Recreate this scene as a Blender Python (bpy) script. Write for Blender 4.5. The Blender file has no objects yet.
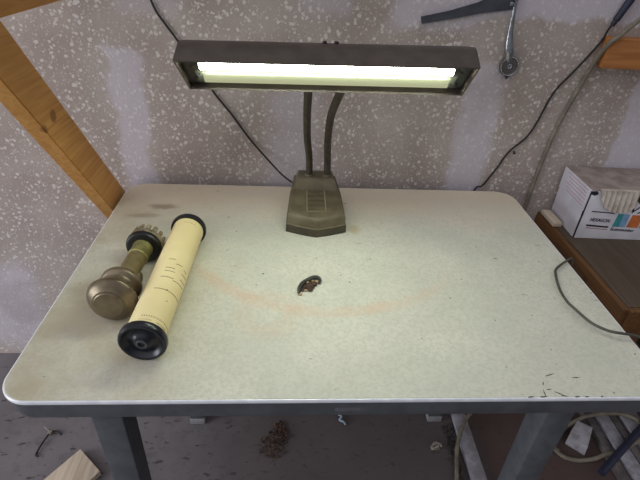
import bpy, bmesh, math, random
from mathutils import Vector, Matrix, Euler
random.seed(7)
S = bpy.context.scene
COL = S.collection
V = Vector

# ------------------------------------------------------------------ materials
def srgb(r, g, b):
    f = lambda c: (c/12.92 if c <= .04045 else ((c+.055)/1.055)**2.4)
    return (f(r/255), f(g/255), f(b/255), 1)

class NT:
    def __init__(s, name):
        s.m = bpy.data.materials.new(name); s.m.use_nodes = True
        s.t = s.m.node_tree; s.t.nodes.clear()
        s.out = s.n('ShaderNodeOutputMaterial'); s.b = s.n('ShaderNodeBsdfPrincipled')
        s.t.links.new(s.b.outputs[0], s.out.inputs[0])
        s.tc = s.n('ShaderNodeTexCoord').outputs['Object']
    def n(s, t, **k):
        o = s.t.nodes.new(t)
        for a, v in k.items(): setattr(o, a, v)
        return o
    def set(s, sock, v):
        if isinstance(v, bpy.types.NodeSocket): s.t.links.new(v, sock)
        elif v is not None: sock.default_value = v
    def math(s, op, a, b=None, clamp=False):
        o = s.n('ShaderNodeMath', operation=op, use_clamp=clamp)
        s.set(o.inputs[0], a); s.set(o.inputs[1], b); return o.outputs[0]
    def noise(s, scale, detail=3, rough=.5, vec=None, dist=0.0):
        o = s.n('ShaderNodeTexNoise'); s.set(o.inputs['Vector'], vec or s.tc)
        o.inputs['Scale'].default_value = scale; o.inputs['Detail'].default_value = detail
        o.inputs['Roughness'].default_value = rough; o.inputs['Distortion'].default_value = dist
        return o.outputs['Fac']
    def map(s, scale=(1,1,1), loc=(0,0,0), rot=(0,0,0)):
        o = s.n('ShaderNodeMapping'); s.set(o.inputs['Vector'], s.tc)
        o.inputs['Scale'].default_value = scale; o.inputs['Location'].default_value = loc; o.inputs['Rotation'].default_value = rot
        return o.outputs[0]
    def step(s, v, lo, hi, a=0.0, b=1.0):
        o = s.n('ShaderNodeMapRange', interpolation_type='SMOOTHSTEP'); s.set(o.inputs[0], v)
        for i, q in enumerate((lo, hi, a, b)): o.inputs[i+1].default_value = q
        return o.outputs[0]
    def mix(s, f, a, b, mode='MIX'):
        o = s.n('ShaderNodeMix', data_type='RGBA', blend_type=mode)
        s.set(o.inputs[0], f); s.set(o.inputs[6], a); s.set(o.inputs[7], b); return o.outputs[2]
    def bump(s, h, strength=.3, dist=.002):
        o = s.n('ShaderNodeBump'); s.set(o.inputs['Height'], h)
        o.inputs['Strength'].default_value = strength; o.inputs['Distance'].default_value = dist
        s.t.links.new(o.outputs[0], s.b.inputs['Normal'])
    def col(s, c): s.set(s.b.inputs['Base Color'], c)
    def rough(s, c): s.set(s.b.inputs['Roughness'], c)
    def xyz(s):
        o = s.n('ShaderNodeSeparateXYZ'); s.set(o.inputs[0], s.tc); return o.outputs

def mottled(name, c1, c2, scale=40, rough=.6, metal=0.0, detail=4, bump=.15, spec=.5, lo=.35, hi=.65):
    t = NT(name); f = t.step(t.noise(scale, detail, .6), lo, hi)
    t.col(t.mix(f, c1, c2)); t.rough(rough); t.b.inputs['Metallic'].default_value = metal
    t.b.inputs['Specular IOR Level'].default_value = spec
    if bump: t.bump(t.noise(scale*4, 3), bump, .001)
    return t.m

def wood(name, c1, c2, axis='Y', scale=14, knots=True):
    t = NT(name)
    sc = {'X': (.06, 1, 1), 'Y': (1, .06, 1), 'Z': (1, 1, .06)}[axis]
    v = t.map(sc)
    g = t.noise(scale*4, 5, .6, v, 1.2); g2 = t.noise(3.0, 2)
    c = t.mix(t.step(g, .3, .7), c1, c2)
    c = t.mix(t.step(g2, .45, .8, 0, .45), c, (c1[0]*.55, c1[1]*.5, c1[2]*.45, 1))
    if knots:
        vo = t.n('ShaderNodeTexVoronoi'); t.set(vo.inputs['Vector'], t.tc); vo.inputs['Scale'].default_value = 5.5
        k = t.step(vo.outputs['Distance'], .055, .10, 1, 0)
        c = t.mix(t.math('MULTIPLY', k, .75), c, (c1[0]*.3, c1[1]*.22, c1[2]*.18, 1))
    t.col(c); t.rough(.65); t.bump(g, .2, .001)
    return t.m

def plain(name, c, rough=.5, metal=0.0, spec=.5):
    return mottled(name, c, (c[0]*.82, c[1]*.82, c[2]*.82, 1), 60, rough, metal, 3, .05, spec)

def wall_material():
    t = NT('speckled_drywall'); X = t.xyz()
    wob = t.math('MULTIPLY', t.math('SUBTRACT', t.noise(9, 4, .6), .5), .10)
    wob2 = t.math('MULTIPLY', t.math('SUBTRACT', t.noise(7, 4, .6, t.map((1,1,1),(3,1,5))), .5), .12)
    x = t.math('ADD', X[0], wob); z = t.math('ADD', X[2], wob2)
    def band(a, lo, hi, e): return t.math('MULTIPLY', t.step(a, lo-e, lo+e), t.step(a, hi-e, hi+e, 1, 0))
    def rect(x0, x1, z0, z1, e=.012, w=1.0):
        return t.math('MULTIPLY', t.math('MULTIPLY', band(x, x0, x1, e), band(z, z0, z1, e)), w)
    ms = [rect(-.605, -.515, .3, 1.12, .015, .8), rect(-.175, -.04, .3, 1.03, .03, .55), rect(.375, .485, .3, 1.12, .02, .85),
          rect(.865, 1.5, .3, 1.19, .008, 1), rect(.14, .36, 1.215, 2.5, .02, .85), rect(.34, 1.6, 1.236, 2.5, .012, 1),
          rect(-.08, .04, 1.225, 2.5, .02, .5), rect(-.55, -.40, 1.22, 2.5, .02, .4), rect(-2.2, -.98, .05, .42, .06, .9)]
    m = ms[0]
    for q in ms[1:]: m = t.math('MAXIMUM', m, q)
    # sprayed texture flecks: irregular pale blobs
    n2 = t.noise(150, 3, .6, t.map((1,1,1),(7,0,3)))
    warp = t.n('ShaderNodeTexNoise'); t.set(warp.inputs['Vector'], t.tc); warp.inputs['Scale'].default_value = 110; warp.inputs['Detail'].default_value = 2
    wv = t.n('ShaderNodeVectorMath', operation='MULTIPLY_ADD'); t.set(wv.inputs[0], warp.outputs['Color']); wv.inputs[1].default_value = (.011,.011,.011); t.set(wv.inputs[2], t.tc)
    def dots(scale, share, lo, hi, off):
        mp = t.n('ShaderNodeMapping'); t.set(mp.inputs['Vector'], wv.outputs[0]); mp.inputs['Scale'].default_value = (1, .01, 1); mp.inputs['Location'].default_value = off
        vo = t.n('ShaderNodeTexVoronoi'); t.set(vo.inputs['Vector'], mp.outputs[0]); vo.inputs['Scale'].default_value = scale
        sp = t.n('ShaderNodeSeparateColor'); t.set(sp.inputs[0], vo.outputs['Color'])
        rad = t.math('ADD', lo, t.math('MULTIPLY', sp.outputs[1], hi-lo))
        d = t.math('SUBTRACT', rad, vo.outputs['Distance'])
        return t.math('MULTIPLY', t.step(d, -.05, .07), t.math('LESS_THAN', sp.outputs[0], share))
    big = t.noise(5, 2)
    fleck = t.math('MAXIMUM', dots(96, .60, .15, .52, (0,0,0)), t.math('MULTIPLY', dots(185, .62, .15, .50, (3.3,0,1.7)), .7))
    fleck = t.math('MULTIPLY', fleck, t.step(big, .2, .6, .75, 1))
    base = t.mix(t.step(t.noise(6, 4), .35, .65), srgb(168,154,147), srgb(180,168,161))
    c = t.mix(fleck, base, srgb(214,206,201))
    mudf = t.mix(t.math('MULTIPLY', fleck, .5), srgb(204,196,206), srgb(218,212,217))
    c = t.mix(t.math('MULTIPLY', m, .85), c, mudf)
    c = t.mix(t.step(t.noise(2.5, 4, .6), .52, .72, 0, .35), c, srgb(128,112,104))
    t.col(c); t.rough(.9); t.b.inputs['Specular IOR Level'].default_value = .2
    t.bump(t.math('ADD', t.math('MULTIPLY', fleck, t.math('SUBTRACT', 1, t.math('MULTIPLY', m, .7))), n2), .5, .002)
    return t.m

def floor_material():
    t = NT('stained_concrete'); X = t.xyz()
    a = t.noise(3.5, 5, .6); b = t.noise(22, 4, .65); c_ = t.noise(55, 3, .6, t.map((.45, 1, 1)))
    c = t.mix(t.step(a, .35, .65), srgb(104,98,101), srgb(118,112,115))
    c = t.mix(t.step(b, .5, .72, 0, .5), c, srgb(80,73,74))
    c = t.mix(t.step(c_, .60, .68, 0, .8), c, srgb(52,47,48))
    brown = t.math('MULTIPLY', t.step(X[0], -.45, -.1), .65)
    c = t.mix(brown, c, srgb(80,69,67))
    br2 = t.math('MULTIPLY', t.step(X[0], .5, .56), .7)
    c = t.mix(br2, c, srgb(82,60,53))
    t.col(c); t.rough(.85); t.bump(b, .3, .002)
    return t.m

def linoleum():
    t = NT('mottled_linoleum'); X = t.xyz()
    n1 = t.noise(5, 4, .6); n2 = t.noise(150, 3, .7); n3 = t.noise(26, 4, .65)
    c = t.mix(t.step(n1, .35, .65), srgb(202,202,188), srgb(214,212,198))
    c = t.mix(t.step(n2, .42, .62, 0, .50), c, srgb(184,184,170))
    c = t.mix(t.step(n3, .50, .72, 0, .18), c, srgb(196,188,168))
    # beige to the left: old stains plus weaker lamp light painted in
    left = t.math('MULTIPLY', t.step(X[0], -.52, -.15, 1, 0), t.step(t.noise(8, 5, .6), .36, .66, .25, .85))
    c = t.mix(left, c, srgb(178,166,142))
    back = t.math('MULTIPLY', t.step(t.math('ADD', X[1], t.math('MULTIPLY', n1, .2)), .20, .46), .70)  # warmer cream tone towards the back
    c = t.mix(back, c, srgb(214,196,170))
    # rust coloured ring arc left by something round
    def ring(cx, cy, r, w, x0, x1, strength):
        dx = t.math('SUBTRACT', X[0], cx); dy = t.math('SUBTRACT', X[1], cy)
        d = t.math('SQRT', t.math('ADD', t.math('MULTIPLY', dx, dx), t.math('MULTIPLY', dy, dy)))
        d = t.math('ABSOLUTE', t.math('SUBTRACT', t.math('ADD', d, t.math('MULTIPLY', t.math('SUBTRACT', n3, .5), .03)), r))
        k = t.step(d, w*.3, w, 1, 0)
        k = t.math('MULTIPLY', k, t.math('MULTIPLY', t.step(X[0], x0, x0+.08), t.step(X[0], x1-.12, x1, 1, 0)))
        return t.math('MULTIPLY', t.math('MULTIPLY', k, t.step(n3, .35, .6, .4, 1)), strength)
    c = t.mix(ring(-.02, .20, .375, .022, -.36, .28, .40), c, srgb(214,178,148))
    c = t.mix(ring(-.15, -.18, .05, .03, -.3, .0, .2), c, srgb(208,172,146))
    # scuffs
    v = t.map((1, 3.0, 1), (0,0,0), (0,0,.5)); sc = t.noise(34, 2, .5, v, .3)
    c = t.mix(t.step(sc, .735, .775, 0, .75), c, srgb(96,88,76))
    sc2 = t.noise(75, 1, .4, t.map((1,1,1),(2,5,1)))
    c = t.mix(t.step(sc2, .78, .82, 0, .85), c, srgb(70,62,52))
    # brown burn stain near the back left corner
    def blot(cx, cy, rx, ry, s):
        dx = t.math('DIVIDE', t.math('SUBTRACT', X[0], cx), rx); dy = t.math('DIVIDE', t.math('SUBTRACT', X[1], cy), ry)
        d = t.math('SQRT', t.math('ADD', t.math('MULTIPLY', dx, dx), t.math('MULTIPLY', dy, dy)))
        d = t.math('ADD', d, t.math('MULTIPLY', t.math('SUBTRACT', n3, .5), 1.6))
        return t.step(d, .35, 1.1, s, 0)
    c = t.mix(blot(-.46, .25, .045, .018, .55), c, srgb(110,92,66))
    c = t.mix(blot(-.50, .20, .05, .015, .4), c, srgb(124,104,76))
    c = t.mix(blot(.06, .145, .02, .03, .5), c, srgb(182,160,100))
    c = t.mix(blot(-.52, -.12, .05, .05, .35), c, srgb(126,116,94))
    t.col(c); t.rough(t.step(n3, .3, .7, .5, .7)); t.bump(n2, .15, .0006)
    t.b.inputs['Specular IOR Level'].default_value = .35
    return t.m

def emit(name, c, s, base=(.7,.7,.65,1)):
    t = NT(name); t.col(base); t.rough(.3)
    t.set(t.b.inputs['Emission Color'], c); t.b.inputs['Emission Strength'].default_value = s
    return t.m

M = dict(
    wall=wall_material(), floor=floor_material(), lino=linoleum(),
    trim=mottled('aluminium_edging', srgb(244,245,250), srgb(226,228,236), 30, .3, .1, 3, .05),
    steel=mottled('grey_painted_steel', srgb(90,93,98), srgb(78,81,86), 25, .5, 0, 4, .06),
    foot=plain('grey_plastic', srgb(150,148,152), .6),
    plate=plain('worn_steel_plate', srgb(124,126,134), .4, .4),
    lamp=mottled('brown_lamp_enamel', srgb(70,60,54), srgb(82,72,65), 30, .42, .15, 4, .06),
    lampskirt=mottled('dark_brown_skirt_enamel', srgb(64,58,46), srgb(78,71,56), 22, .5, .1, 5, .1),
    lampbase=mottled('dusty_brown_enamel', srgb(88,80,60), srgb(108,99,77), 22, .5, .1, 5, .12),
    neck=mottled('dark_gooseneck', srgb(56,48,40), srgb(72,63,52), 60, .5, .2, 3, .1),
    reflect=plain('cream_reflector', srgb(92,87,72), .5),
    black=plain('black_bakelite', srgb(22,21,22), .35),
    blackrubber=plain('black_cord_rubber', srgb(30,27,28), .55),
    tube1=emit('lit_tube_glass', (.91, 1.0, .79, 1), 36.0),
    tube2=emit('dim_tube_glass', (.84, .86, .52, 1), .46, (.028,.03,.02,1)),
    tubecap=plain('tube_end_metal', srgb(92,92,84), .4, .6),
    paper=mottled('cream_roll_paper', srgb(238,222,172), srgb(230,212,158), 9, .6, 0, 3, .03),
    perf=plain('perforation_dark', srgb(112,62,40), .8),
    cap=mottled('glossy_black_cap', srgb(26,28,34), srgb(34,36,44), 20, .28, .2, 3, .04),
    caphub=plain('worn_grey_hub', srgb(88,90,96), .35, .5),
    brass=mottled('aged_brass', srgb(152,140,98), srgb(116,104,74), 14, .4, .5, 5, .06),
    brassdark=mottled('tarnished_bronze', srgb(130,117,95), srgb(98,86,69), 16, .36, .55, 5, .06),
    brassgreen=mottled('verdigris_brass', srgb(176,170,112), srgb(136,132,84), 24, .42, .5, 4, .06),
    pine=wood('orange_pine_timber', srgb(222,166,92), srgb(200,140,70), 'Y'),
    pinex=wood('orange_pine_block', srgb(186,124,70), srgb(158,98,50), 'X'),
    bench=wood('old_brown_timber', srgb(112,74,36), srgb(84,54,26), 'Y'),
    benchtop=wood('dusty_bench_board', srgb(90,74,60), srgb(72,58,46), 'Y'),
    scrap=wood('pale_scrap_wood', srgb(214,198,178), srgb(188,170,148), 'Y', knots=False),
    whitecard=mottled('white_carton_board', srgb(226,222,230), srgb(212,208,216), 12, .7, 0, 3, .04),
    dustcard=mottled('dusty_carton_lid', srgb(160,146,138), srgb(134,120,113), 26, .85, 0, 5, .12),
    torncard=mottled('torn_carton_liner', srgb(206,194,182), srgb(176,162,150), 30, .85, 0, 4, .1),
    ink=plain('black_ink', srgb(40,36,46), .7), pink=plain('pink_ink', srgb(206,152,172), .7), red=plain('red_ink', srgb(150,84,84), .7),
    teal=plain('teal_ink', srgb(64,152,156), .7), skyb=plain('blue_ink', srgb(132,168,204), .7),
    orange=plain('orange_ink', srgb(208,116,62), .7), seam=plain('dark_seam', srgb(36,34,46), .8),
    chrome=mottled('dull_chrome', srgb(186,190,196), srgb(150,154,160), 40, .25, .85, 3, .04),
    slate=mottled('dark_blade_metal', srgb(84,86,94), srgb(70,72,80), 26, .5, .3, 4, .06),
    knob=mottled('grey_knob_rubber', srgb(96,92,90), srgb(78,74,72), 30, .5, .1, 3, .04),
    tan=mottled('tan_cable_jacket', srgb(132,123,108), srgb(106,98,86), 30, .6, 0, 3, .04),
    greycord=mottled('grey_cable_jacket', srgb(84,82,72), srgb(68,66,58), 30, .55, 0, 3, .04),
    greywood=mottled('weathered_grey_board', srgb(172,168,178), srgb(132,126,132), 18, .85, 0, 5, .15),
    darkgroove=mottled('weathered_brown_board', srgb(120,112,112), srgb(84,76,76), 22, .85, 0, 5, .2),
    stone=mottled('grey_stone', srgb(170,166,172), srgb(134,128,132), 30, .9, 0, 5, .3),
    navy=mottled('navy_rod_plastic', srgb(44,48,68), srgb(34,37,54), 30, .45, 0, 3, .04),
    leaf=mottled('dry_brown_leaf', srgb(92,68,54), srgb(62,46,38), 50, .9, 0, 4, .1),
    debris_and_shade=mottled('dark_debris_and_shade', srgb(48,42,42), srgb(80,72,70), 50, .9, 0, 4, .2),
    char=mottled('charred_black', srgb(34,34,30), srgb(60,62,56), 120, .45, 0, 4, .2),
    rustbrown=mottled('reddish_brown_crumb', srgb(80,54,40), srgb(54,38,30), 120, .7, 0, 4, .2),
    straw=plain('pale_straw_crumb', srgb(190,164,120), .7),
    shell=mottled('pale_curl', srgb(170,160,152), srgb(120,108,100), 60, .7, 0, 4, .1),
    cyanmark=plain('bluish_scrap', srgb(150,168,184), .6),
)

# ------------------------------------------------------------------ geometry helpers
def obj(name, bm, mat, parent=None, smooth=True, loc=None):
    """link the bmesh (world coordinates) as ONE mesh object with its origin at its own base or its thing's base"""
    bmesh.ops.recalc_face_normals(bm, faces=bm.faces)
    if parent is not None: o0 = parent['_o']
    elif loc is not None: o0 = loc
    else:
        xs = [v.co for v in bm.verts]
        o0 = ((min(v.x for v in xs)+max(v.x for v in xs))/2, (min(v.y for v in xs)+max(v.y for v in xs))/2, min(v.z for v in xs))
    bmesh.ops.translate(bm, verts=bm.verts, vec=-V(o0))
    me = bpy.data.meshes.new(name); bm.to_mesh(me); bm.free(); me.materials.append(M[mat])
    if smooth:
        for p in me.polygons: p.use_smooth = True
        try: me.set_sharp_from_angle(angle=math.radians(35))
        except Exception: pass
    o = bpy.data.objects.new(name, me); COL.objects.link(o)
    if parent is None: o.location = o0
    else: o.parent = parent
    o['_o'] = list(o0)
    return o

def tag(o, label, cat, group=None, kind=None):
    o['label'] = label; o['category'] = cat
    if group: o['group'] = group
    if kind: o['kind'] = kind
    return o
def thing(name, loc, label, cat, group=None):
    o = bpy.data.objects.new(name, None); COL.objects.link(o); o.location = loc; o['_o'] = list(loc)
    o.empty_display_size = .05
    return tag(o, label, cat, group)
def new(): return bmesh.new()

def box(bm, x0, x1, y0, y1, z0, z1, bev=0.0, mat=None):
    r = bmesh.ops.create_cube(bm, size=1)
    vs = r['verts']
    for v in vs: v.co = V((x0+(v.co.x+.5)*(x1-x0), y0+(v.co.y+.5)*(y1-y0), z0+(v.co.z+.5)*(z1-z0)))
    if mat is not None: bmesh.ops.transform(bm, matrix=mat, verts=vs)
    if bev:
        es = list({e for v in vs for e in v.link_edges})
        bmesh.ops.bevel(bm, geom=es, offset=bev, segments=2, profile=.6, affect='EDGES')
    return bm
def hexa(bm, bot, top, bev=0.0):
    """eight corner solid: bottom ring of 4, top ring of 4"""
    b = [bm.verts.new(p) for p in bot]; t = [bm.verts.new(p) for p in top]
    fs = [bm.faces.new(b[::-1]), bm.faces.new(t)] + [bm.faces.new((b[i], b[(i+1)%4], t[(i+1)%4], t[i])) for i in range(4)]
    if bev: bmesh.ops.bevel(bm, geom=list({e for f in fs for e in f.edges}), offset=bev, segments=2, profile=.6, affect='EDGES')
    return bm
def prism(bm, loop, off):
    """closed planar loop of 3-D points, pushed along off"""
    off = V(off)
    a = [bm.verts.new(p) for p in loop]; b = [bm.verts.new(V(p)+off) for p in loop]
    n = len(a)
    bm.faces.new(a[::-1]); bm.faces.new(b)
    for i in range(n): bm.faces.new((a[i], a[(i+1)%n], b[(i+1)%n], b[i]))
    return bm
def spline(pts, sub=8):
    P = [V(p) for p in pts]; out = []
    Q = [P[0]*2-P[1]] + P + [P[-1]*2-P[-2]]
    for i in range(1, len(Q)-2):
        p0, p1, p2, p3 = Q[i-1:i+3]
        for k in range(sub):
            t = k/sub
            out.append(.5*((2*p1)+(-p0+p2)*t+(2*p0-5*p1+4*p2-p3)*t*t+(-p0+3*p1-3*p2+p3)*t**3))
    out.append(P[-1]); return out
def tube(bm, pts, r, seg=10, sub=8, ribs=None):
    C = spline(pts, sub) if sub > 1 else [V(p) for p in pts]
    n = len(C); t0 = (C[1]-C[0]).normalized()
    u = t0.cross(V((0,0,1)) if abs(t0.z) < .9 else V((1,0,0))).normalized()
    rings = []
    for i in range(n):
        t = (C[min(i+1, n-1)]-C[max(i-1, 0)]).normalized()
        u = (u - t*u.dot(t)).normalized(); w = t.cross(u)
        rr = r(i/(n-1)) if callable(r) else r
        if ribs: rr *= 1+ribs*(1 if i % 2 else -1)
        rings.append([bm.verts.new(C[i]+(u*math.cos(a)+w*math.sin(a))*rr) for a in (2*math.pi*k/seg for k in range(seg))])
    for i in range(n-1):
        for k in range(seg): bm.faces.new((rings[i][k], rings[i][(k+1)%seg], rings[i+1][(k+1)%seg], rings[i+1][k]))
    bm.faces.new(rings[0][::-1]); bm.faces.new(rings[-1])
    return bm
def frame_of(a):
    a = V(a).normalized(); up = V((0,0,1)) if abs(a.z) < .95 else V((0,1,0))
    s = a.cross(up).normalized(); return a, s, s.cross(a).normalized()
def lathe(bm, base, axis, prof, seg=40, close=True):
    """prof = [(distance along the axis, radius)]"""
    base = V(base); a, s, u = frame_of(axis); rings = []
    for d, r in prof:
        if r < 1e-6: rings.append([bm.verts.new(base+a*d)])
        else: rings.append([bm.verts.new(base+a*d+(u*math.cos(t)+s*math.sin(t))*r) for t in (2*math.pi*k/seg for k in range(seg))])
    for A, B in zip(rings, rings[1:]):
        if len(A) == 1 and len(B) == 1: continue
        for k in range(seg):
            j = (k+1) % seg
            if len(A) == 1: bm.faces.new((A[0], B[j], B[k]))
            elif len(B) == 1: bm.faces.new((A[k], A[j], B[0]))
            else: bm.faces.new((A[k], A[j], B[j], B[k]))
    if close:
        if len(rings[0]) > 1: bm.faces.new(rings[0][::-1])
        if len(rings[-1]) > 1: bm.faces.new(rings[-1])
    return bm
def rrect(x0, x1, y0, y1, r, seg=10):
    out = []
    for cx, cy, a0 in ((x1-r, y0+r, -90), (x1-r, y1-r, 0), (x0+r, y1-r, 90), (x0+r, y0+r, 180)):
        for k in range(seg+1):
            a = math.radians(a0+90*k/seg); out.append((cx+r*math.cos(a), cy+r*math.sin(a)))
    return out
def ring_loft(bm, rect, r, prof, cap_top=False, cap_bottom=False, closed=True):
    """rings of a rounded rectangle; prof = [(outward offset, z)]"""
    x0, x1, y0, y1 = rect; R = []
    for o, z in prof:
        R.append([bm.verts.new((x, y, z)) for x, y in rrect(x0-o, x1+o, y0-o, y1+o, r+o)])
    n = len(R[0]); m = len(R)
    for i in range(m if closed else m-1):
        A, B = R[i], R[(i+1) % m]
        for k in range(n): bm.faces.new((A[k], A[(k+1)%n], B[(k+1)%n], B[k]))
    if cap_bottom: bm.faces.new(R[0][::-1])
    if cap_top: bm.faces.new(R[-1])
    return bm

# ------------------------------------------------------------------ the setting
WY = .81
o = obj('wall_back', box(new(), -3.2, 3.2, WY, WY+.12, -.02, 2.7), 'wall', loc=(0, WY, 0), smooth=False); o['kind'] = 'structure'
o = obj('floor', box(new(), -3.2, 3.2, -4.0, WY+.12, -.1, 0), 'floor', loc=(0,0,0), smooth=False); o['kind'] = 'structure'

# ------------------------------------------------------------------ work table
X0, X1, Y0, Y1, TZ = -.580, .5715, 0.0, .775, .75
CR = .052
T = thing('work_table', (0, .3875, 0), 'steel work table with a pale mottled linoleum top and bright metal edging', 'table')
bm = new(); ring_loft(bm, (X0, X1, Y0, Y1), CR, [(-.003, .736), (-.0030, .7400), (-.0006, .7420), (-.0006, .7494), (-.0016, .7504)], True, True, False)
obj('tabletop', bm, 'lino', T)
bm = new(); ring_loft(bm, (X0, X1, Y0, Y1), CR, [(-.004, .7455), (-.0030, .7485), (-.0004, .7496), (.0010, .7494), (.0022, .7480), (.0026, .7455), (.0020, .7425), (.0004, .7412), (-.004, .7412)])
o = obj('edge_trim', bm, 'trim', T); o['label'] = 'bright metal edging round the tabletop'
bm = new(); ring_loft(bm, (X0, X1, Y0, Y1), CR, [(-.002, .7412), (-.0035, .708), (-.006, .700), (-.010, .6975), (-.03, .6975), (-.03, .7355), (-.003, .7358)])
o = obj('apron', bm, 'steel', T); o['label'] = 'dark grey steel apron'
for lx, ly in ((-.455, .03), (.376, .03), (-.435, .487), (.372, .487)):
    s = 1 if lx < 0 else -1
    w = .055; a0, a1 = (lx, lx+w); i = .006
    bm = hexa(new(), [(a0+i*.6, ly+i, .022), (a1-i*.6, ly+i, .022), (a1-i*.6, ly+w-i, .022), (a0+i*.6, ly+w-i, .022)],
              [(a0, ly, .735), (a1, ly, .735), (a1, ly+w, .735), (a0, ly+w, .735)], .004)
    L = obj('leg', bm, 'steel', T)
    f = obj('foot', box(new(), a0+.003, a1-.003, ly+.003, ly+w-.003, 0, .026, .003), 'foot', L); f['label'] = 'light grey foot'
o = obj('maker_plate', box(new(), -.030, .028, -.0002+.003, .008, .7135, .7330, .001), 'plate', T)
o['label'] = 'small worn blank plate on the apron'

bm = new()
for sx_, sy_, dx_, dy_ in ((.300,.0005,.012,.0016),(.322,.001,.014,.001),(.332,.002,.002,.016),(.340,.016,.010,.001),(.352,.012,.016,-.010),(.360,.0035,.012,-.002),(.384,.0006,.010,.0014),(.402,.0006,.008,.001),(.430,.0008,.006,.0012),(.352,.046,.020,.006),(.400,.042,.016,.001),(.338,.026,.004,.008)):
    d_ = V((dx_, dy_, 0)); n0 = V((-dy_, dx_, 0)).normalized()*.0006; a0 = V((sx_, sy_, .7501))
    prism(bm, [a0-n0, a0+d_*.5-n0*1.6, a0+d_, a0+d_*.5+n0*1.6, a0+n0], (0,0,.0005))
o = obj('scratch_marks', bm, 'debris_and_shade', T, smooth=False); o['label'] = 'dark scratches at the front right edge'; o['kind'] = 'stuff'

# ------------------------------------------------------------------ desk lamp
LP = thing('desk_lamp', (-.043, .59, TZ), 'brown twin-tube fluorescent desk lamp on two goosenecks, switched on', 'lamp')
cxb = -.043; ZB = TZ+.0005
OUT = [(-.0775,.520),(-.052,.5090),(-.025,.4990),(0,.4925),(.025,.4990),(.052,.5090),(.0775,.520),(.0765,.560),(.0730,.620),(.062,.695),(-.062,.695),(-.0730,.620),(-.0765,.560)]
def oring(bm, sx, dyf, zf):
    """a ring of the base outline: x scaled, the front moved back by dyf, height from zf(y)"""
    r_ = []
    for x, y in OUT:
        yy = y+dyf*max(0, (.62-y)/.12) if y < .62 else y-dyf*.3
        r_.append(bm.verts.new((cxb+x*sx, yy, zf(yy))))
    return r_
def band(bm, rings, cap0=True, cap1=True):
    for A, B in zip(rings, rings[1:]):
        for k in range(len(A)): bm.faces.new((A[k], A[(k+1)%len(A)], B[(k+1)%len(A)], B[k]))
    if cap0: bm.faces.new(rings[0][::-1])
    if cap1: bm.faces.new(rings[-1])
def top_z(y): return ZB+.0490+.0185*(y-.510)/.11
bm = new(); band(bm, [oring(bm, 1, 0, lambda y: ZB), oring(bm, .995, .0008, lambda y: ZB+.018), oring(bm, .985, .0016, lambda y: ZB+.0225)])
BASE = obj('base', bm, 'lampskirt', LP); BASE['label'] = 'dark skirt of the lamp base'
bm = new(); band(bm, [oring(bm, .970, .003, lambda y: ZB+.0225), oring(bm, .955, .0055, lambda y: ZB+.0225+(top_z(y)-ZB-.0225)*.62), oring(bm, .930, .0085, lambda y: top_z(y)-.0042), oring(bm, .900, .0125, lambda y: top_z(y)-.0010), oring(bm, .865, .017, lambda y: top_z(y))])
HS = obj('base_cover', bm, 'lampbase', LP); HS['label'] = 'dusty brown sloping cover of the lamp base'
def crg(bm, hw, y0, y1, z): return [bm.verts.new(p) for p in ((cxb-hw, y0, z), (cxb-hw*.5, y0-.001, z), (cxb+hw*.5, y0-.001, z), (cxb+hw, y0, z), (cxb+hw*.93, y1, z), (cxb-hw*.93, y1, z))]
bm = new(); band(bm, [crg(bm, .0600, .618, .692, ZB+.055), crg(bm, .0585, .621, .692, ZB+.070), crg(bm, .0535, .632, .690, ZB+.088), crg(bm, .0500, .637, .688, ZB+.0945), crg(bm, .0465, .641, .684, ZB+.0970)])
obj('neck_housing', bm, 'lampbase', HS)
def slab(bm, x0, x1, y0, y1, h):
    b = [(x0,y0,top_z(y0)-.002),(x1,y0,top_z(y0)-.002),(x1,y1,top_z(y1)-.002),(x0,y1,top_z(y1)-.002)]
    t = [(x,y,z+.002+h) for x,y,z in b]
    hexa(bm, b, t, min(h, .002)*.4)
bm = new(); slab(bm, cxb-.0215, cxb+.0215, .534, .616, .0012)
for y in (.537, .5565, .576, .5955): slab(bm, cxb-.0195, cxb+.0195, y, y+.0165, .0032)
PN = obj('ribbed_panel', bm, 'lampbase', HS)
bm = new()
slab(bm, cxb-.0255, cxb-.0215, .530, .618, .0036); slab(bm, cxb+.0215, cxb+.0255, .530, .618, .0036); slab(bm, cxb-.0255, cxb+.0255, .529, .533, .0030)
M['dustedge'] = plain('pale_dusty_edge', srgb(128,118,92), .7)
o = obj('panel_border', bm, 'dustedge', HS); o['label'] = 'pale dusty raised border'
bm = new(); tube(bm, [(cxb+x*.982, y+.0022, ZB+.0228) for x, y in OUT[:7]], .0015, 6, 2)
o = obj('front_lip', bm, 'dustedge', BASE); o['label'] = 'pale worn front lip'
# goosenecks
FL = V((-.053, .325, 1.2105)); yaw, roll = -.066, .030
AX = V((math.cos(yaw)*math.cos(roll), math.sin(yaw)*math.cos(roll), math.sin(roll)))
NN = V((-math.sin(yaw), math.cos(yaw), 0)); KK = AX.cross(NN).normalized()
def lp(a, n, k): return FL+AX*a+NN*n+KK*k
for pts in ([(-.060, .655, .842), (-.062, .650, .90), (-.070, .620, .965), (-.0745, .560, 1.045), (-.0765, .490, 1.115), (-.078, .450, 1.152)],
            [(-.011, .655, .842), (-.0135, .650, .90), (-.0180, .622, .960), (-.0190, .565, 1.040), (-.0120, .495, 1.106), (-.0050, .445, 1.148)]):
    bm = new(); tube(bm, pts, .0092, 14, 14, ribs=.035); nk = obj('gooseneck', bm, 'neck', LP)
    bm = new(); lathe(bm, (pts[0][0], .655, .844), (0,0,1), [(0,.0125),(.006,.0125),(.0085,.0105)], 20); obj('collar', bm, 'lampbase', nk)
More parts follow.
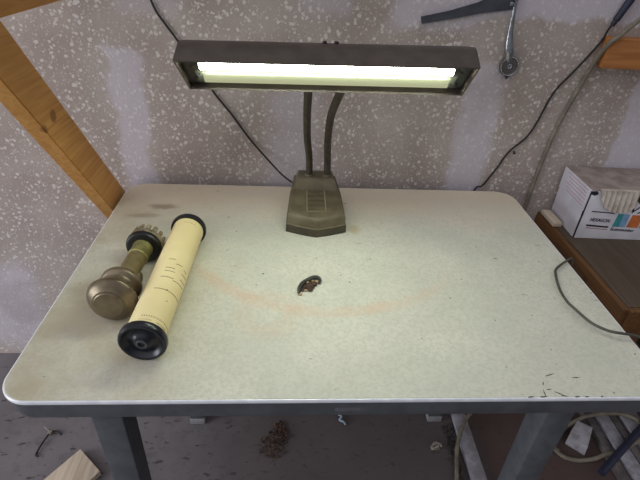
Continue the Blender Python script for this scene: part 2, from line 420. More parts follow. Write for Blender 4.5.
# shade: bent sheet, an open trough facing down and to the front
HL = .26
outer = [(0,0),(.022,.0115),(.034,.0175),(.043,.021),(.055,.0225),(.098,.016),(.110,.009),(.1165,-.006),(.1175,-.034),(.113,-.043),(.08,-.07)]
inner = [(.0815,-.0665),(.1105,-.0415),(.1145,-.033),(.1135,-.006),(.108,.006),(.097,.0125),(.055,.019),(.044,.0175),(.022,.0078),(.0015,-.003)]
sec = outer+inner
bm = new(); prism(bm, [lp(-HL, a, b) for a, b in sec], AX*2*HL)
SH = obj('shade', bm, 'lamp', LP); SH['label'] = 'brown enamelled trough shade'
for s in (-1, 1):
    bm = new(); a0 = s*HL
    prism(bm, [lp(a0, a, b) for a, b in outer], AX*(.0025*s))
    obj('end_cap', bm, 'lamp', SH)
    bm = new()
    cs = [(.030,-.008),(.060,.012),(.098,.008),(.108,-.03),(.082,-.058)]
    prism(bm, [lp(s*(HL-.001), a, b) for a, b in cs], AX*(-.019*s))
    for (n_, k_) in ((.050,-.0130),(.078,-.0425)):
        lathe(bm, lp(s*(HL-.020), n_, k_), AX*-s, [(-.006,.012),(.0,.012),(.004,.010)], 20)
    o = obj('lamp_holder', bm, 'black', LP); o['label'] = 'black tube holder'
bm = new()
lin = [(.030,.0105),(.055,.0180),(.097,.0115),(.1075,.005),(.1125,-.0065),(.1135,-.0325),(.1100,-.0405),(.098,-.0512)]
lin2 = [(a-.0012*(1 if a > .1 else .2), b-.0012) for a, b in lin][::-1]
prism(bm, [lp(-HL+.028, a, b) for a, b in lin+lin2], AX*(2*HL-.056))
o = obj('reflector', bm, 'reflect', SH); o['label'] = 'cream lining of the shade'
for (n_, k_, m_, nm) in ((.050,-.0130,'tube1','brightly lit white fluorescent tube'), (.078,-.0425,'tube2','dim yellowish fluorescent tube')):
    bm = new(); lathe(bm, lp(-HL+.028, n_, k_), AX, [(0,.0128),(2*HL-.056,.0128)], 28); tb = obj('fluorescent_tube', bm, m_, LP); tb['label'] = nm
    for s in (-1, 1):
        bm = new(); lathe(bm, lp(s*(HL-.020), n_, k_), AX*-s, [(0,.0131),(.010,.0131),(.012,.0126)], 28); obj('tube_cap', bm, 'tubecap', tb)
for a in (-.004, .017):
    bm = new(); lathe(bm, lp(a, .062, .0205), KK, [(0,.0042),(.004,.0042),(.0055,.003)], 14); obj('screw', bm, 'black', SH)
# saddle joining the goosenecks to the shade
bm = new(); prism(bm, [lp(-.050, a, b) for a, b in ((.088,-.060),(.118,-.036),(.128,-.048),(.098,-.074))], AX*.122)
obj('neck_bracket', bm, 'lamp', LP)
# power cord: up the wall from the base
bm = new(); tube(bm, [(-.082,.688,.790),(-.100,.715,.790),(-.142,.775,.796),(-.214,.803,.867),(-.240,.8055,.900),(-.277,.8055,.955),(-.300,.8055,.985),(-.327,.8055,1.022),(-.404,.8055,1.143),(-.435,.8055,1.188),(-.461,.8055,1.238),(-.500,.8055,1.40),(-.515,.8055,1.52)], .0027, 8, 6)
o = obj('power_cord', bm, 'blackrubber', LP); o['label'] = 'black cord running up the wall'

# ------------------------------------------------------------------ paper roll
A = V((-.361,.083,TZ+.0423)); B = V((-.350,.464,TZ+.0413)); ax = (B-A); LEN = ax.length
RL = thing('paper_roll', tuple((A+B)/2-V((0,0,.0418))), 'cream perforated paper roll with black end caps lying on the table', 'music roll')
bm = new(); lathe(bm, A, ax, [(.012,.035),(LEN-.010,.035)], 64); BD = obj('paper_sleeve', bm, 'paper', RL); BD['label'] = 'cream perforated paper'
bm = new(); lathe(bm, A, ax, [(.013,.0375),(.0145,.0408),(.012,.0420),(.005,.0420),(.0015,.0410),(.0,.0385),(.0008,.0355),(.006,.0320),(.0085,.0280),(.0075,.0220),(.0035,.0165),(.0005,.0130),(-.0005,.0095),(.0005,.0070),(.006,.0060),(.007,0)], 56)
c1 = obj('end_cap', bm, 'cap', RL); c1['label'] = 'glossy black dished cap'
bm = new(); lathe(bm, A, ax, [(.002,.0105),(-.0020,.0100),(-.0028,.0085),(-.0022,.0062),(.004,.0056),(.005,0)], 28); o = obj('hub', bm, 'caphub', c1); o['label'] = 'worn grey hub'
bm = new(); lathe(bm, A, ax, [(LEN-.014,.037),(LEN-.0145,.040),(LEN-.012,.0410),(LEN-.005,.0410),(LEN-.001,.040),(LEN,.037),(LEN-.003,.031),(LEN-.003,0)], 56)
obj('end_cap', bm, 'cap', RL)
a_, s_, u_ = frame_of(ax)
def on_roll(sd, th, r=.0353): return A+a_*sd+(u_*math.cos(math.radians(th))+s_*math.sin(math.radians(th)))*r
bm = new()
def dash(p, q, w=.0011, n=None):
    n = n or max(3, int(abs(q[1]-p[1])/5))
    L_, R_ = [], []
    for i in range(n+1):
        t = i/n; sd = p[0]+(q[0]-p[0])*t; th = p[1]+(q[1]-p[1])*t
        L_.append([bm.verts.new(on_roll(sd-w/2, th, r)) for r in (.0346, .0353)]); R_.append([bm.verts.new(on_roll(sd+w/2, th, r)) for r in (.0346, .0353)])
    for i in range(n):
        bm.faces.new((L_[i][1], L_[i+1][1], R_[i+1][1], R_[i][1]))
        bm.faces.new((L_[i][0], L_[i+1][0], L_[i+1][1], L_[i][1])); bm.faces.new((R_[i][1], R_[i+1][1], R_[i+1][0], R_[i][0]))
for p, q in (((.203,0),(.205,21)),((.192,28),(.195,52)),((.175,1),(.176,31)),((.164,2),(.166,35)),((.145,-3),(.147,38)),((.142,38),(.147,86)),((.109,-8),(.1095,92)),((.190,61),(.189,78)),((.174,58),(.178,90)),((.158,60),(.160,88))): dash(p, q)
for k in range(17): dash((.034, -8+k*6.6), (.034, -8+k*6.6+2.4), .0022, 2)
for k in range(9): dash((.0245, -12+k*4.2), (.0245, -12+k*4.2+1.4), .0013, 2)
for k in range(8): dash((.0245, 40+k*5), (.0245, 40+k*5+2.6), .0016, 2)
for k in range(9): dash((.350, -2+k*5), (.350, -2+k*5+2.2), .0012, 2)
dash((.11+.0, 30), (.1105, 34), .004, 2); dash((.083, 42), (.0845, 46), .002, 2)
o = obj('perforations', bm, 'perf', BD, smooth=False); o['label'] = 'dark perforation slots and dotted rows'; o['kind'] = 'stuff'

# ------------------------------------------------------------------ brass burner beside the roll
P0 = V((-.4440,.174,TZ+.0490)); P1 = V((-.4340,.411,TZ+.0402)); bx = P1-P0
BR = thing('brass_lamp_fitting', tuple((P0+P1)/2-V((0,0,.045))), 'tarnished brass lamp fitting with a bulbous end and pierced crown, beside the paper roll', 'lamp fitting')
bm = new(); lathe(bm, P0, bx, [(0,0),(.0,.0300),(.0010,.0325),(.0035,.0345),(.0055,.0390),(.010,.0440),(.0155,.0470),(.0195,.0480),(.0215,.0478),(.0225,.0462),(.0235,.0455),(.0270,.0440),(.0320,.0400),(.0345,.0365),(.0355,.0345)], 56)
o = obj('bulb', bm, 'brassdark', BR); o['label'] = 'dark bulbous brass end'
bm = new(); lathe(bm, P0, bx, [(-.0012,0),(-.0012,.0265),(.0004,.0285)], 48); obj('bulb_disc', bm, 'brassdark', o)
bm = new(); lathe(bm, P0, bx, [(.034,.0335),(.048,.0325),(.053,.0335),(.056,.0365),(.059,.0395),(.063,.0405),(.068,.0403),(.072,.0385),(.075,.0340),(.078,.0260),(.080,.0205)], 56)
o = obj('collar', bm, 'brassdark', BR); o['label'] = 'dark ringed shoulder below the stem'
bm = new(); lathe(bm, P0, bx, [(.078,.0205),(.170,.0205)], 40); obj('stem', bm, 'brass', BR)
bm = new(); lathe(bm, P0, bx, [(.160,.0205),(.162,.0220),(.168,.0220),(.170,.0210),(.196,.0215),(.202,.023),(.204,.019)], 40); o = obj('sleeve', bm, 'brassgreen', BR); o['label'] = 'yellowish brass sleeve'
bm = new(); lathe(bm, P0, bx, [(.200,.022),(.199,.033),(.201,.0368),(.205,.0388),(.209,.0394),(.213,.0385),(.215,.0355),(.214,.022)], 52); o = obj('gallery_rim', bm, 'black', BR); o['label'] = 'dark flanged rim'
bm = new()
ba, bs, bu = frame_of(bx)
def bp(d, th, r): return P0+ba*d+(bu*math.cos(th)+bs*math.sin(th))*r
N = 15
for k in range(N):
    t0 = 2*math.pi*k/N; w = 2*math.pi/N
    prof = [(.05,.214),(.05,.226),(.26,.229),(.12,.234),(.16,.240),(.34,.2435),(.50,.2445),(.66,.2435),(.84,.240),(.88,.234),(.74,.229),(.95,.226),(.95,.214)]
    vi = [bm.verts.new(bp(d, t0+w*f, .0355)) for f, d in prof]; vo = [bm.verts.new(bp(d, t0+w*f, .0378)) for f, d in prof]
    n = len(vi); bm.faces.new(vi[::-1]); bm.faces.new(vo)
    for i in range(n): bm.faces.new((vi[i], vi[(i+1)%n], vo[(i+1)%n], vo[i]))
lathe(bm, P0, bx, [(.220,.0352),(.220,.0381),(.2245,.0381),(.2245,.0352),(.220,.0352)], 56, close=False)
lathe(bm, P0, bx, [(.208,.020),(.236,.020),(.238,.017),(.236,.0145),(.216,.0145),(.216,0)], 32)
M['crownpale'] = mottled('worn_crown_brass', srgb(176,164,136), srgb(120,108,84), 60, .45, .35, 4, .06)
o = obj('gallery_crown', bm, 'crownpale', BR); o['label'] = 'pierced crown of pale brass teeth'
bm = new(); ko = P0+ba*.104+V((0,0,-.012))
lathe(bm, ko+bs*.010, bs, [(0,.006),(.006,.006),(.008,.012),(.011,.0135),(.014,.0125),(.0155,.009),(.0155,0)], 32)
o = obj('thumb_knob', bm, 'brassdark', BR); o['label'] = 'round side knob'

# ------------------------------------------------------------------ charred scrap on the tabletop
SC = thing('charred_scrap', (-.066,.297,TZ), 'small charred black and brown scrap lying on the pale tabletop', 'scrap')
z0 = TZ+.0005
def lump(bm, c, r, sq=(1,1,.6), n=2, amp=.25):
    res = bmesh.ops.create_icosphere(bm, subdivisions=n, radius=1)
    for v in res['verts']:
        k = 1+random.uniform(-amp, amp)
        v.co = V(c)+V((v.co.x*r*sq[0]*k, v.co.y*r*sq[1]*k, v.co.z*r*sq[2]*k))
bm = new(); rim = [(-.0885,.268,z0+.004),(-.0885,.280,z0+.006),(-.082,.296,z0+.007),(-.072,.307,z0+.007),(-.058,.316,z0+.008),(-.047,.3185,z0+.007),(-.042,.312,z0+.005),(-.044,.303,z0+.004)]
tube(bm, rim, lambda t: .0028+.0026*math.sin(math.pi*min(1, t*1.1)), 9, 6)
o = obj('curled_rim', bm, 'char', SC); o['label'] = 'curled black rim'
bm = new()
for c, r in (((-.076,.289,z0+.003),.0075),((-.066,.297,z0+.0035),.009),((-.055,.302,z0+.003),.008),((-.064,.281,z0+.003),.006),((-.081,.280,z0+.002),.004),((-.068,.287,z0+.003),.006),((-.060,.290,z0+.003),.0055)):
    lump(bm, c, r, (1,.9,.45), 2, .22)
o = obj('crumbled_core', bm, 'rustbrown', SC); o['label'] = 'crumbled reddish brown core'
bm = new()
for c, r in (((-.0865,.2665,z0+.002),.0042),((-.074,.279,z0+.003),.0035),((-.070,.300,z0+.0075),.0032),((-.058,.308,z0+.006),.003),((-.049,.308,z0+.005),.0035)): lump(bm, c, r, (1.2,.8,.6), 2, .2)
o = obj('pale_flecks', bm, 'straw', SC); o['label'] = 'pale tan flecks'

# ------------------------------------------------------------------ timber bracket, left
BK = thing('shelf_bracket', (-.619, WY-.01, .6), 'orange pine two-by-four shelf bracket with a diagonal brace, left of the table', 'bracket')
bx0, bx1 = -.638, -.600
d = V((0, .345, -.463)).normalized(); n_ = V((0, d.z, -d.y))   # along the brace, and towards its lower edge
Rtop = V((0,.436,1.172))
def on(y, base, dr): return base+dr*((y-base.y)/dr.y)
Mtop = V((0,.326,1.167))
yw = WY-.0005
def zline(p, y): return p.z+(y-p.y)*d.z/d.y
zb = 1.251
yl = Mtop.y+(zb-Mtop.z)*d.y/d.z; yr = Rtop.y+(zb-Rtop.z)*d.y/d.z
loop = [(0, yl, zb), (0, yr, zb), (0, yw, zline(Rtop, yw)), (0, yw, zline(Mtop, yw))]
bm = new(); prism(bm, [(bx0, y, z) for _, y, z in loop], (bx1-bx0, 0, 0)); bmesh.ops.bevel(bm, geom=list(bm.edges), offset=.002, segments=2, affect='EDGES')
obj('diagonal_brace', bm, 'pine', BK)
bm = new(); box(bm, bx0, bx1, .16, yw, zb, zb+.089, .002); obj('horizontal_arm', bm, 'pine', BK)

# ledger block on the wall, right
bm = hexa(new(), [(.722,.770,1.129),(1.30,.770,1.129),(1.30,WY-.0005,1.129),(.728,WY-.0005,1.129)], [(.716,.770,1.205),(1.30,.770,1.205),(1.30,WY-.0005,1.205),(.722,WY-.0005,1.205)], .002)
tag(obj('wall_ledger', bm, 'pinex'), 'orange pine ledger fixed to the wall at upper right', 'timber')

# ------------------------------------------------------------------ hanging scraper on the wall
HT = thing('hinged_lever_tool', (.45, WY-.004, 1.28), 'dark tapered blade hinged to a hanging chrome arm, on the wall right of the lamp', 'tool')
bm = new(); prism(bm, [(x, .8005, z) for x, z in ((.217,1.2305),(.2225,1.2135),(.30,1.229),(.37,1.2445),(.455,1.2575),(.453,1.30),(.40,1.292),(.36,1.2685),(.29,1.2475))], (0,.006,0)); bmesh.ops.bevel(bm, geom=list(bm.edges), offset=.0012, segments=2, affect='EDGES')
bl = obj('blade', bm, 'slate', HT); bl['label'] = 'dark grey tapered blade'
bm = new(); lathe(bm, (.445,.8008,1.2695), (0,-1,0), [(0,.0055),(.0025,.0050),(.0035,.003),(.0036,0)], 18); obj('rivet', bm, 'chrome', bl)
bm = new(); hexa(bm, [(.4575,.7955,1.262),(.451,.7955,1.262),(.451,.8005,1.262),(.4575,.8005,1.262)][::-1], [(.4585,.7955,1.286),(.450,.7955,1.286),(.450,.8005,1.286),(.4585,.8005,1.286)][::-1], .0008)
rings = [(.4545,1.264,.0045,.0035),(.4565,1.235,.0055,.0035),(.4590,1.205,.0072,.004),(.4625,1.185,.0095,.0045),(.4655,1.168,.0115,.007),(.468,1.158,.0125,.009),(.470,1.150,.0118,.008),(.474,1.135,.0105,.005),(.478,1.118,.010,.004)]
RR = []
for x, z, hw, hd in rings: RR.append([bm.verts.new((x+hw*math.cos(t), .7985-hd*.3+hd*math.sin(t), z)) for t in (2*math.pi*k/14 for k in range(14))])
for A_, B_ in zip(RR, RR[1:]):
    for k in range(14): bm.faces.new((A_[k], A_[(k+1)%14], B_[(k+1)%14], B_[k]))
bm.faces.new(RR[0]); bm.faces.new(RR[-1][::-1])
o = obj('arm', bm, 'chrome', HT); o['label'] = 'shiny tapered chrome arm'
bm = new(); lathe(bm, (.4785,.804,1.1195), (0,-1,0), [(0,.0245),(.004,.0265),(.010,.0265),(.0125,.0245),(.0120,.0205),(.0105,.0195),(.0115,.008),(.0115,0)], 40)
kn = obj('round_knob', bm, 'knob', HT); kn['label'] = 'grey round knob with a bright rim'
bm = new(); lathe(bm, (.4785,.804,1.1195), (0,-1,0), [(.0085,.0240),(.0132,.0247),(.0138,.0235),(.0132,.0222),(.0085,.0222),(.0085,.0240)], 40, close=False); obj('rim', bm, 'chrome', kn)
bm = new(); lathe(bm, (.4785,.7928,1.1195), (0,-1,0), [(0,.0075),(.002,.0068),(.0028,.0045),(.0015,.003),(.0015,0)], 20); obj('screw', bm, 'chrome', kn)
bm = new(); prism(bm, [(.4715,.800,1.100),(.4905,.800,1.100),(.4865,.800,1.0885),(.4815,.800,1.083),(.4770,.800,1.0885)], (0,.004,0)); obj('tip', bm, 'slate', HT)

# small nail stub in the wall
bm = new(); lathe(bm, (.567,WY,.870), (0,-1,-.5), [(0,.0026),(.008,.0026),(.0082,.004),(.0095,.004),(.0098,0)], 12)
tag(obj('wall_nail', bm, 'debris_and_shade'), 'tiny dark nail in the wall between the two cords at right', 'nail')

# ------------------------------------------------------------------ cords on the wall, right
CB = thing('extension_cord', (.60, .80, .70), 'thin black cord with a dark plug, snaking down the wall at upper right', 'cord')
bm = new(); tube(bm, [(.7265,.798,1.236),(.7215,.800,1.219),(.716,.804,1.19),(.690,.8055,1.143),(.662,.8055,1.100),(.640,.8055,1.068),(.624,.8055,1.030),(.612,.8055,.975),(.598,.8055,.930),(.582,.8055,.905),(.556,.8055,.878),(.538,.8055,.845),(.531,.8055,.825),(.512,.8055,.785),(.495,.8055,.754),(.472,.8050,.735),(.45,.803,.60),(.46,.803,.42)], .0026, 8, 6)
obj('cord', bm, 'blackrubber', CB)
bm = new(); lathe(bm, (.7255,.7965,1.230), (.026,0,.066), [(0,.0035),(.004,.0060),(.014,.0068),(.016,.0088),(.060,.0098),(.095,.0105),(.098,.006)], 18)
o = obj('plug', bm, 'navy', CB); o['label'] = 'dark blue-black plug'
bm = new(); tube(bm, [(.90,.763,1.37),(.845,.763,1.316),(.793,.763,1.271),(.760,.7635,1.241),(.735,.764,1.212),(.716,.766,1.193),(.712,.790,1.150),(.699,.798,1.083),(.672,.801,.957),(.660,.801,.835),(.656,.801,.74),(.655,.801,.66),(.655,.801,.40),(.655,.801,.02)], .0062, 10, 6)
tag(obj('wall_cable', bm, 'tan'), 'thick tan cable hanging down the wall beside the white carton', 'cable')

# cable over the right edge of the tabletop
TC = thing('table_cable', (.55,.25,TZ), 'dark grey cable looping over the right edge of the tabletop', 'cable')
bm = new(); tube(bm, [(.5905,.405,.50),(.5900,.405,.62),(.5895,.405,.735),(.583,.404,.7575),(.561,.392,.7585),(.523,.362,.7585),(.507,.334,.7595),(.488,.279,.763),(.482,.236,.765),(.486,.210,.766),(.498,.170,.766),(.519,.147,.766),(.542,.139,.766),(.566,.136,.764),(.592,.1345,.756),(.615,.134,.745)], .0029, 10, 8)
obj('cable', bm, 'greycord', TC)
bm = new(); box(bm, .604, .680, .108, .158, .722, .757, .005); cn = obj('connector', bm, 'black', TC); cn['label'] = 'black connector block'
bm = new(); box(bm, .622, .672, .116, .150, .7565, .7595, .001); o = obj('connector_face', bm, 'whitecard', cn); o['label'] = 'white face of the connector'

# ------------------------------------------------------------------ timber bench, right
ZS = .67
BN = thing('timber_bench', (1.05, .56, 0), 'rough brown timber bench standing against the wall right of the table', 'bench')
bm = new(); box(bm, .7165, 1.60, .327, .800, ZS-.03, ZS, .003); obj('bench_top', bm, 'benchtop', BN)
bm = new(); box(bm, .700, .7165, .318, .800, ZS-.125, ZS-.002, .002); obj('side_board', bm, 'bench', BN)
bm = new(); box(bm, .7165, 1.60, .310, .327, ZS-.125, ZS-.002, .002); obj('front_board', bm, 'bench', BN)
for x, y in ((.72,.745),(1.54,.33),(1.54,.745)):
    bm = new(); box(bm, x, x+.05, y, y+.05, 0, ZS-.03, .003); obj('leg', bm, 'bench', BN)
bm = new(); box(bm, .703, .731, .700, .785, ZS+.0005, ZS+.014, .002)
tag(obj('wood_block', bm, 'scrap'), 'small pale wood block on the bench between the carton and the wall', 'block')

# ------------------------------------------------------------------ white carton
CX0, CX1, CY0, CY1, CZ0, CZ1 = .7345, 1.085, .632, .792, ZS+.0005, .832
CT = thing('carton', (.91,.712,ZS), 'white printed carton with a dusty torn lid on the timber bench', 'box')
bm = new(); box(bm, CX0, CX1, CY0, CY1, CZ0, CZ1-.006, .0012); obj('body', bm, 'whitecard', CT)
bm = new(); box(bm, CX0-.0015, CX1+.001, CY0+.004, CY1+.002, CZ1-.006, CZ1, .0012); ld = obj('lid', bm, 'dustcard', CT); ld['label'] = 'dusty brown lid'
bm = new(); hexa(bm, [(CX0-.0018,CY0+.002,CZ1-.07),(CX0-.0018,CY1,CZ1-.07),(CX0+.001,CY1,CZ1-.07),(CX0+.001,CY0+.002,CZ1-.07)], [(CX0-.0018,CY0+.002,CZ1-.001),(CX0-.0018,CY1,CZ1-.001),(CX0+.001,CY1,CZ1-.001),(CX0+.001,CY0+.002,CZ1-.001)]); obj('lid_side', bm, 'whitecard', ld, smooth=False)
FY = CY0-.0008
def decal(bm, quad, th=.0012): prism(bm, [(x, FY, z) for x, z in quad], (0, th, 0))
bm = new(); prism(bm, [(CX0-.0006,CY0+.001,CZ0+.001),(CX0-.0006,CY0+.0035,CZ0+.001),(CX0-.0006,CY0+.0055,CZ1-.006),(CX0-.0006,CY0+.001,CZ1-.006)], (.001,0,0)); decal(bm, [(CX0-.0004,CZ0+.001),(CX0+.0016,CZ0+.001),(CX0+.0022,CZ1-.006),(CX0-.0004,CZ1-.006)]); decal(bm, [(.735,.8265),(.7355,.817),(.748,.813),(.757,.818),(.752,.8275)])
obj('corner_seam', bm, 'seam', CT, smooth=False)
for q in ([(.759,.764),(.827,.760),(.827,.757),(.759,.761)], [(.758,.7185),(.826,.7145),(.826,.7095),(.758,.7135)], [(.922,.716),(.96,.714),(.96,.711),(.922,.713)]):
    bm = new(); decal(bm, q); obj('printed_bar', bm, 'ink', CT, smooth=False)
bm = new(); decal(bm, [(.760,.7085),(.826,.704),(.826,.7025),(.760,.707)]); obj('printed_line', bm, 'red', CT, smooth=False)
for nm, m_, q in (('teal_panel','teal',[(.8365,.7145),(.8565,.714),(.8560,.757),(.8400,.7575)]),('blue_panel','skyb',[(.8565,.714),(.8755,.7135),(.8745,.7565),(.8560,.757)]),('orange_panel','orange',[(.8790,.7135),(.9140,.713),(.9140,.7545),(.8825,.7555)]),('amber_panel','torncard',[(.9175,.713),(.955,.712),(.955,.754),(.9175,.7545)])):
    bm = new(); decal(bm, q, .0013); obj(nm, bm, m_, CT, smooth=False)
def lettering(name, txt, x, z, h, width, mat, parent, shear=0.0):
    cu = bpy.data.curves.new(name, 'FONT'); cu.body = txt; cu.size = 1; cu.shear = shear; cu.extrude = .0
    t = bpy.data.objects.new(name, cu); COL.objects.link(t)
    dg = bpy.context.evaluated_depsgraph_get(); me = bpy.data.meshes.new_from_object(t.evaluated_get(dg))
    bpy.data.objects.remove(t); bm = new(); bm.from_mesh(me); bpy.data.meshes.remove(me)
    xs = [v.co.x for v in bm.verts]; ys = [v.co.y for v in bm.verts]
    sx = width/(max(xs)-min(xs)); sy = h/(max(ys)-min(ys)); mx, my = min(xs), min(ys)
    for v in bm.verts: v.co = V((x+(v.co.x-mx)*sx, FY-.0004, z+(v.co.y-my)*sy-(v.co.x-mx)*sx*.05))
    r = bmesh.ops.extrude_face_region(bm, geom=list(bm.faces)); bmesh.ops.translate(bm, verts=[g for g in r['geom'] if isinstance(g, bmesh.types.BMVert)], vec=(0,.0008,0))
    return obj(name, bm, mat, parent, smooth=False)
lettering('small_lettering', 'HEXAGON', .763, .7305, .0115, .060, 'ink', CT, .15)
lettering('caption_lettering', 'Economonitor', .836, .7015, .0100, .072, 'ink', CT, .1)
lettering('large_lettering', 'VX', .872, .7620, .026, .060, 'ink', CT, .3)
# pink print on the left side
bm = new()
for k, (z0_, z1_) in enumerate(((.822,.824),(.812,.814),(.802,.804),(.792,.794),(.781,.783),(.772,.774))):
    prism(bm, [(CX0-.0024, y, z) for y, z in ((.645,z0_-.0),(.645,z0_+.0016),(.768-.01*(k%3),z0_+.0016),(.768-.01*(k%3),z0_))], (.001,0,0))
obj('pink_print', bm, 'pink', CT, smooth=False)
# torn flap hanging over the front, with its bared flutes
bm = new()
top = [(.757,.8275),(.787,.829),(.823,.829),(.860,.829)]; 
outl = [(.757,.8255),(.776,.790),(.790,.776),(.803,.770),(.822,.764),(.846,.767),(.858,.770),(.864,.780),(.873,.792),(.850,.822),(.836,.8285)]
nS = 22; cols = []
def flap_bottom(x):
    q = [(.757,.8235),(.776,.790),(.790,.776),(.803,.770),(.822,.764),(.846,.767),(.858,.770),(.873,.790)]
    for (a, b), (c, d_) in zip(q, q[1:]):
        if a <= x <= c: return b+(d_-b)*(x-a)/(c-a)
    return q[-1][1]
for i in range(nS+1):
    x = .757+(.873-.757)*i/nS; zb_ = flap_bottom(x); rip = .0030*(1 if i % 3 == 0 else -.4)
    cols.append([(x-.004*0, CY0+.004-.0005, .8335), (x, CY0-.003, .8315), (x, CY0-.006-rip, .8315+(zb_-.8315)*.5), (x, CY0-.0095-rip, zb_)])
vf = [[bm.verts.new(p) for p in c] for c in cols]; vb = [[bm.verts.new(V(p)+V((0,.0018,-.0006))) for p in c] for c in cols]
for i in range(nS):
    for j in range(3):
        bm.faces.new((vf[i][j], vf[i+1][j], vf[i+1][j+1], vf[i][j+1])); bm.faces.new((vb[i][j], vb[i][j+1], vb[i+1][j+1], vb[i+1][j]))
    bm.faces.new((vf[i][0], vb[i][0], vb[i+1][0], vf[i+1][0])); bm.faces.new((vf[i][3], vf[i+1][3], vb[i+1][3], vb[i][3]))
for i in (0, nS):
    for j in range(3): bm.faces.new((vf[i][j], vf[i][j+1], vb[i][j+1], vb[i][j]))
o = obj('torn_flap', bm, 'torncard', ld); o['label'] = 'torn strip of lid showing pale flutes'
CT.rotation_euler = (0,0,-.035); CT.location.x += .005
bm = new(); decal(bm, [(.874,.8265),(.878,.800),(.888,.792),(.905,.789),(.930,.7875),(.960,.789),(.960,.8265)], .0013); o = obj('torn_opening_shade', bm, 'debris_and_shade', CT, smooth=False)  # flat dark patch painting the shade inside the torn lid

# ------------------------------------------------------------------ things on the floor
bm = new(); c0 = V((-.748,.392,0)); e1 = V((.084,-.074,0)); e2 = V((-.58,-.82,0)).normalized()*.30
q = [c0, c0+e1, c0+e1+e2, c0+e2]; hexa(bm, [p+V((0,0,.0005)) for p in q], [p+V((0,0,.022)) for p in q], .002)
tag(obj('wood_offcut', bm, 'scrap'), 'pale wood offcut on the floor left of the table leg', 'offcut')
CTI = thing('cable_tie', (-.88,.43,0), 'thin black cable tie curled on the floor at far left', 'cable tie')
bm = new(); tube(bm, [(-.836,.455,.003),(-.850,.466,.006),(-.868,.462,.009),(-.874,.440,.010),(-.881,.410,.007),(-.883,.385,.004),(-.874,.381,.003)], .0026, 8, 6); obj('strap', bm, 'blackrubber', CTI)
bm = new(); box(bm, -.877, -.864, .452, .466, .003, .013, .002); tube(bm, [(-.870,.460,.012),(-.886,.470,.018),(-.893,.474,.020)], .0016, 6, 3); o = obj('tie_head', bm, 'shell', CTI); o['label'] = 'pale knotted head of the tie'

def flakes(bm, cx, cy, rx, ry, n, smin, smax, zmax=.02):
    for _ in range(n):
        a = random.uniform(0, 2*math.pi); r = random.random()**.7
        x, y = cx+rx*r*math.cos(a), cy+ry*r*math.sin(a); s = random.uniform(smin, smax); z = random.uniform(.003, zmax*(1.1-r))
        rot = Euler((random.uniform(-.6,.6), random.uniform(-.6,.6), random.uniform(0,6.3))).to_matrix()
        k = random.uniform(.3,.7)
        loop = [V((-s,0,0)),V((-s*.3,s*k,0)),V((s*.5,s*k*.7,0)),V((s,0,0)),V((s*.4,-s*k*.8,0)),V((-s*.4,-s*k,0))]
        pts = [rot@p+V((x,y,max(z,.003)+s*.3)) for p in loop]
        for p in pts: p.z = max(p.z, .0008)
        prism(bm, pts, rot@V((0,0,.0012)))
    return bm
bm = flakes(flakes(new(), -.135, .45, .030, .045, 90, .003, .009, .010), -.155, .405, .045, .045, 70, .003, .008, .006)
tag(obj('leaf_litter', bm, 'leaf', smooth=False), 'small heap of dry brown leaf litter under the middle of the table', 'debris', kind='stuff')
bm = new()
for i in range(160):
    t = random.random(); x = .446-.012*t+random.uniform(-.020,.010)*(1.2-t*.7); y = .475-.22*t; s = random.uniform(.003,.008)
    lump(bm, (x, y, s*.5), s, (1,1,.6), 1, .3)
tag(obj('dark_grit', bm, 'debris_and_shade'), 'dark crumbly grit along the left side of the long grey board', 'debris', kind='stuff')
bm = new()
sp = [(.377+.016*math.cos(t)*(1-t/16), .392+.006*(t/6-1), .0185+.016*math.sin(t)*(1-t/16)) for t in [k*.35 for k in range(40)]]
tube(bm, sp, .0035, 8, 2); box(bm, .362, .392, .384, .400, .0005, .004, .001)
tag(obj('curled_shaving', bm, 'shell'), 'pale curled shaving on the floor beside the dark grit', 'shaving')
def plank(name, mat, x0, x1, y0, y1, h, label, cat, group=None, skew=0.0, bev=.003):
    bm = new(); hexa(bm, [(x0+skew,y0,.0005),(x1+skew,y0,.0005),(x1,y1,.0005),(x0,y1,.0005)], [(x0+skew,y0,h),(x1+skew,y0,h),(x1,y1,h),(x0,y1,h)], bev)
    return tag(obj(name, bm, mat), label, cat, group)
plank('board', 'greywood', .468, .516, .17, .79, .018, 'long narrow whitish-grey board on the floor left of the right table leg', 'board', skew=-.010)
plank('board', 'darkgroove', .938, .966, .20, .66, .026, 'narrow brown weathered board on the floor beside the stone block', 'board', skew=-.008)
plank('board', 'greywood', .972, 1.018, .20, .66, .032, 'grey weathered board between the two brown ones, under the bench', 'board', skew=-.006)
plank('board', 'darkgroove', 1.022, 1.050, .20, .66, .028, 'brown grooved board between two grey boards under the bench', 'board', skew=-.004)
plank('board', 'greywood', 1.058, 1.125, .20, .66, .032, 'widest grey board under the bench, farthest right on the floor', 'board', skew=0)
bm = new(); hexa(bm, [(.822,.400,.0005),(.868,.355,.0005),(.920,.428,.0005),(.876,.455,.0005)], [(.826,.404,.046),(.868,.360,.042),(.918,.426,.052),(.876,.452,.056)], .004)
tag(obj('stone_block', bm, 'stone'), 'angular grey stone block on the floor inside the tan cable loop', 'stone')
bm = new(); tube(bm, [(.784,.368,.008),(.775,.392,.008),(.800,.420,.010),(.850,.455,.012),(.895,.470,.031),(.930,.478,.040),(.985,.486,.041),(1.045,.486,.041),(1.085,.472,.041),(1.100,.455,.041),(1.090,.410,.041),(1.050,.380,.041),(.985,.352,.041),(.950,.342,.041),(.915,.337,.036),(.880,.334,.018),(.835,.336,.008),(.795,.348,.008),(.776,.374,.008),(.780,.398,.009)], .0068, 10, 8)
tag(obj('cable_loop', bm, 'tan'), 'tan cable lying in a wide loop on the floor right of the table leg', 'cable')
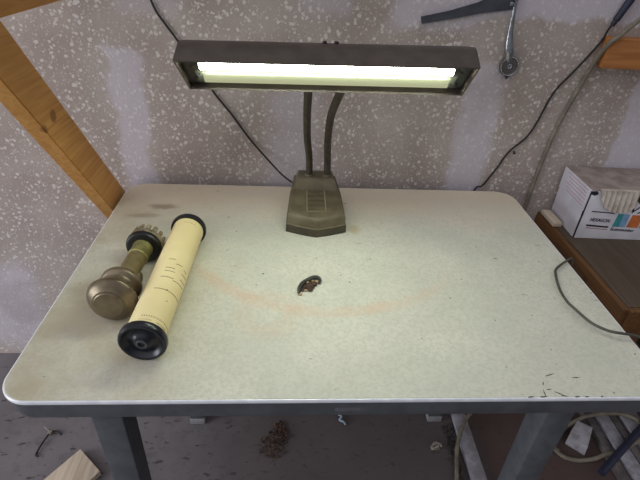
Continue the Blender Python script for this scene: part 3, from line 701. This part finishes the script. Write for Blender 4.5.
bm = new(); tube(bm, [(.395,.15,.010),(.405,.24,.012),(.420,.300,.016),(.440,.370,.022),(.466,.425,.030),(.500,.475,.032),(.540,.512,.030),(.600,.545,.022),(.660,.56,.010),(.72,.56,.008),(.80,.58,.008)], .0068, 10, 8)
tag(obj('floor_cable', bm, 'tan'), 'tan cable curving over the long grey board left of the right table leg', 'cable')
bm = new(); p = V((.850,.262,.062)); q = V((1.22,.512,.062)); tube(bm, [p, (p+q)/2, q], .0115, 14, 3)
tag(obj('plastic_rod', bm, 'navy'), 'dark navy rod lying across the cable loop and boards, lower right', 'rod')
bm = new(); tube(bm, [(.070,.52,.004),(.078,.508,.010),(.070,.498,.006),(.082,.488,.010),(.090,.480,.004)], .0035, 7, 5)
tag(obj('twisted_scrap', bm, 'cyanmark'), 'tiny pale twisted scrap on the floor below the apron plate', 'scrap')

# ------------------------------------------------------------------ light
W = bpy.data.worlds.new('world'); S.world = W; W.use_nodes = True
nt = W.node_tree; bg = nt.nodes['Background']
tcw = nt.nodes.new('ShaderNodeTexCoord'); sx = nt.nodes.new('ShaderNodeSeparateXYZ'); nt.links.new(tcw.outputs['Generated'], sx.inputs[0])
mr = nt.nodes.new('ShaderNodeMapRange'); mr.interpolation_type = 'SMOOTHSTEP'; nt.links.new(sx.outputs[2], mr.inputs[0])
for i_, v_ in enumerate((-.02, .75, .17, .82)): mr.inputs[i_+1].default_value = v_
mx = nt.nodes.new('ShaderNodeMapRange'); nt.links.new(sx.outputs[0], mx.inputs[0])
for i_, v_ in enumerate((-.6, .9, 1.35, .40)): mx.inputs[i_+1].default_value = v_
mm = nt.nodes.new('ShaderNodeMath'); mm.operation = 'MULTIPLY'; nt.links.new(mr.outputs[0], mm.inputs[0]); nt.links.new(mx.outputs[0], mm.inputs[1])
nt.links.new(mm.outputs[0], bg.inputs[1]); bg.inputs[0].default_value = (.94, .95, 1.0, 1)
def area(name, loc, target, sx, sy, power, col):
    l = bpy.data.lights.new(name, 'AREA'); l.shape = 'RECTANGLE'; l.size = sx; l.size_y = sy; l.energy = power; l.color = col
    o = bpy.data.objects.new(name, l); COL.objects.link(o); o.location = loc
    o.rotation_euler = (V(target)-V(loc)).to_track_quat('-Z', 'Y').to_euler(); return o
area('side_window_daylight', (-3.1, -.75, 1.0), (0, .1, .5), 1.4, 1.4, 46, (.90, .94, 1.0))

# ------------------------------------------------------------------ camera
p_, r_, y_ = .57676573, .05823432, -.07848623
cy, sy = math.cos(y_), math.sin(y_)
right = V((cy, sy, 0)); f0 = V((-sy, cy, 0)); u0 = V((0,0,1))
fwd = f0*math.cos(p_)-u0*math.sin(p_); up = u0*math.cos(p_)+f0*math.sin(p_)
Rv = right*math.cos(r_)+up*math.sin(r_); Uv = up*math.cos(r_)-right*math.sin(r_)
cam = bpy.data.cameras.new('camera'); co = bpy.data.objects.new('camera', cam); COL.objects.link(co)
mt = Matrix((Rv, Uv, -fwd)).transposed().to_4x4(); mt.translation = V((-.1118005, -.5070629, 1.39584845)); co.matrix_world = mt
cam.sensor_width = 36; cam.lens = 470/640*36; cam.clip_start = .02
S.camera = co
for o in list(S.objects):
    if '_o' in o: del o['_o']
S.view_settings.view_transform = 'Standard'; S.view_settings.look = 'None'; S.view_settings.gamma = 1; S.view_settings.use_curve_mapping = False
S.view_settings.exposure = 0.0
S.cycles.use_denoising = True
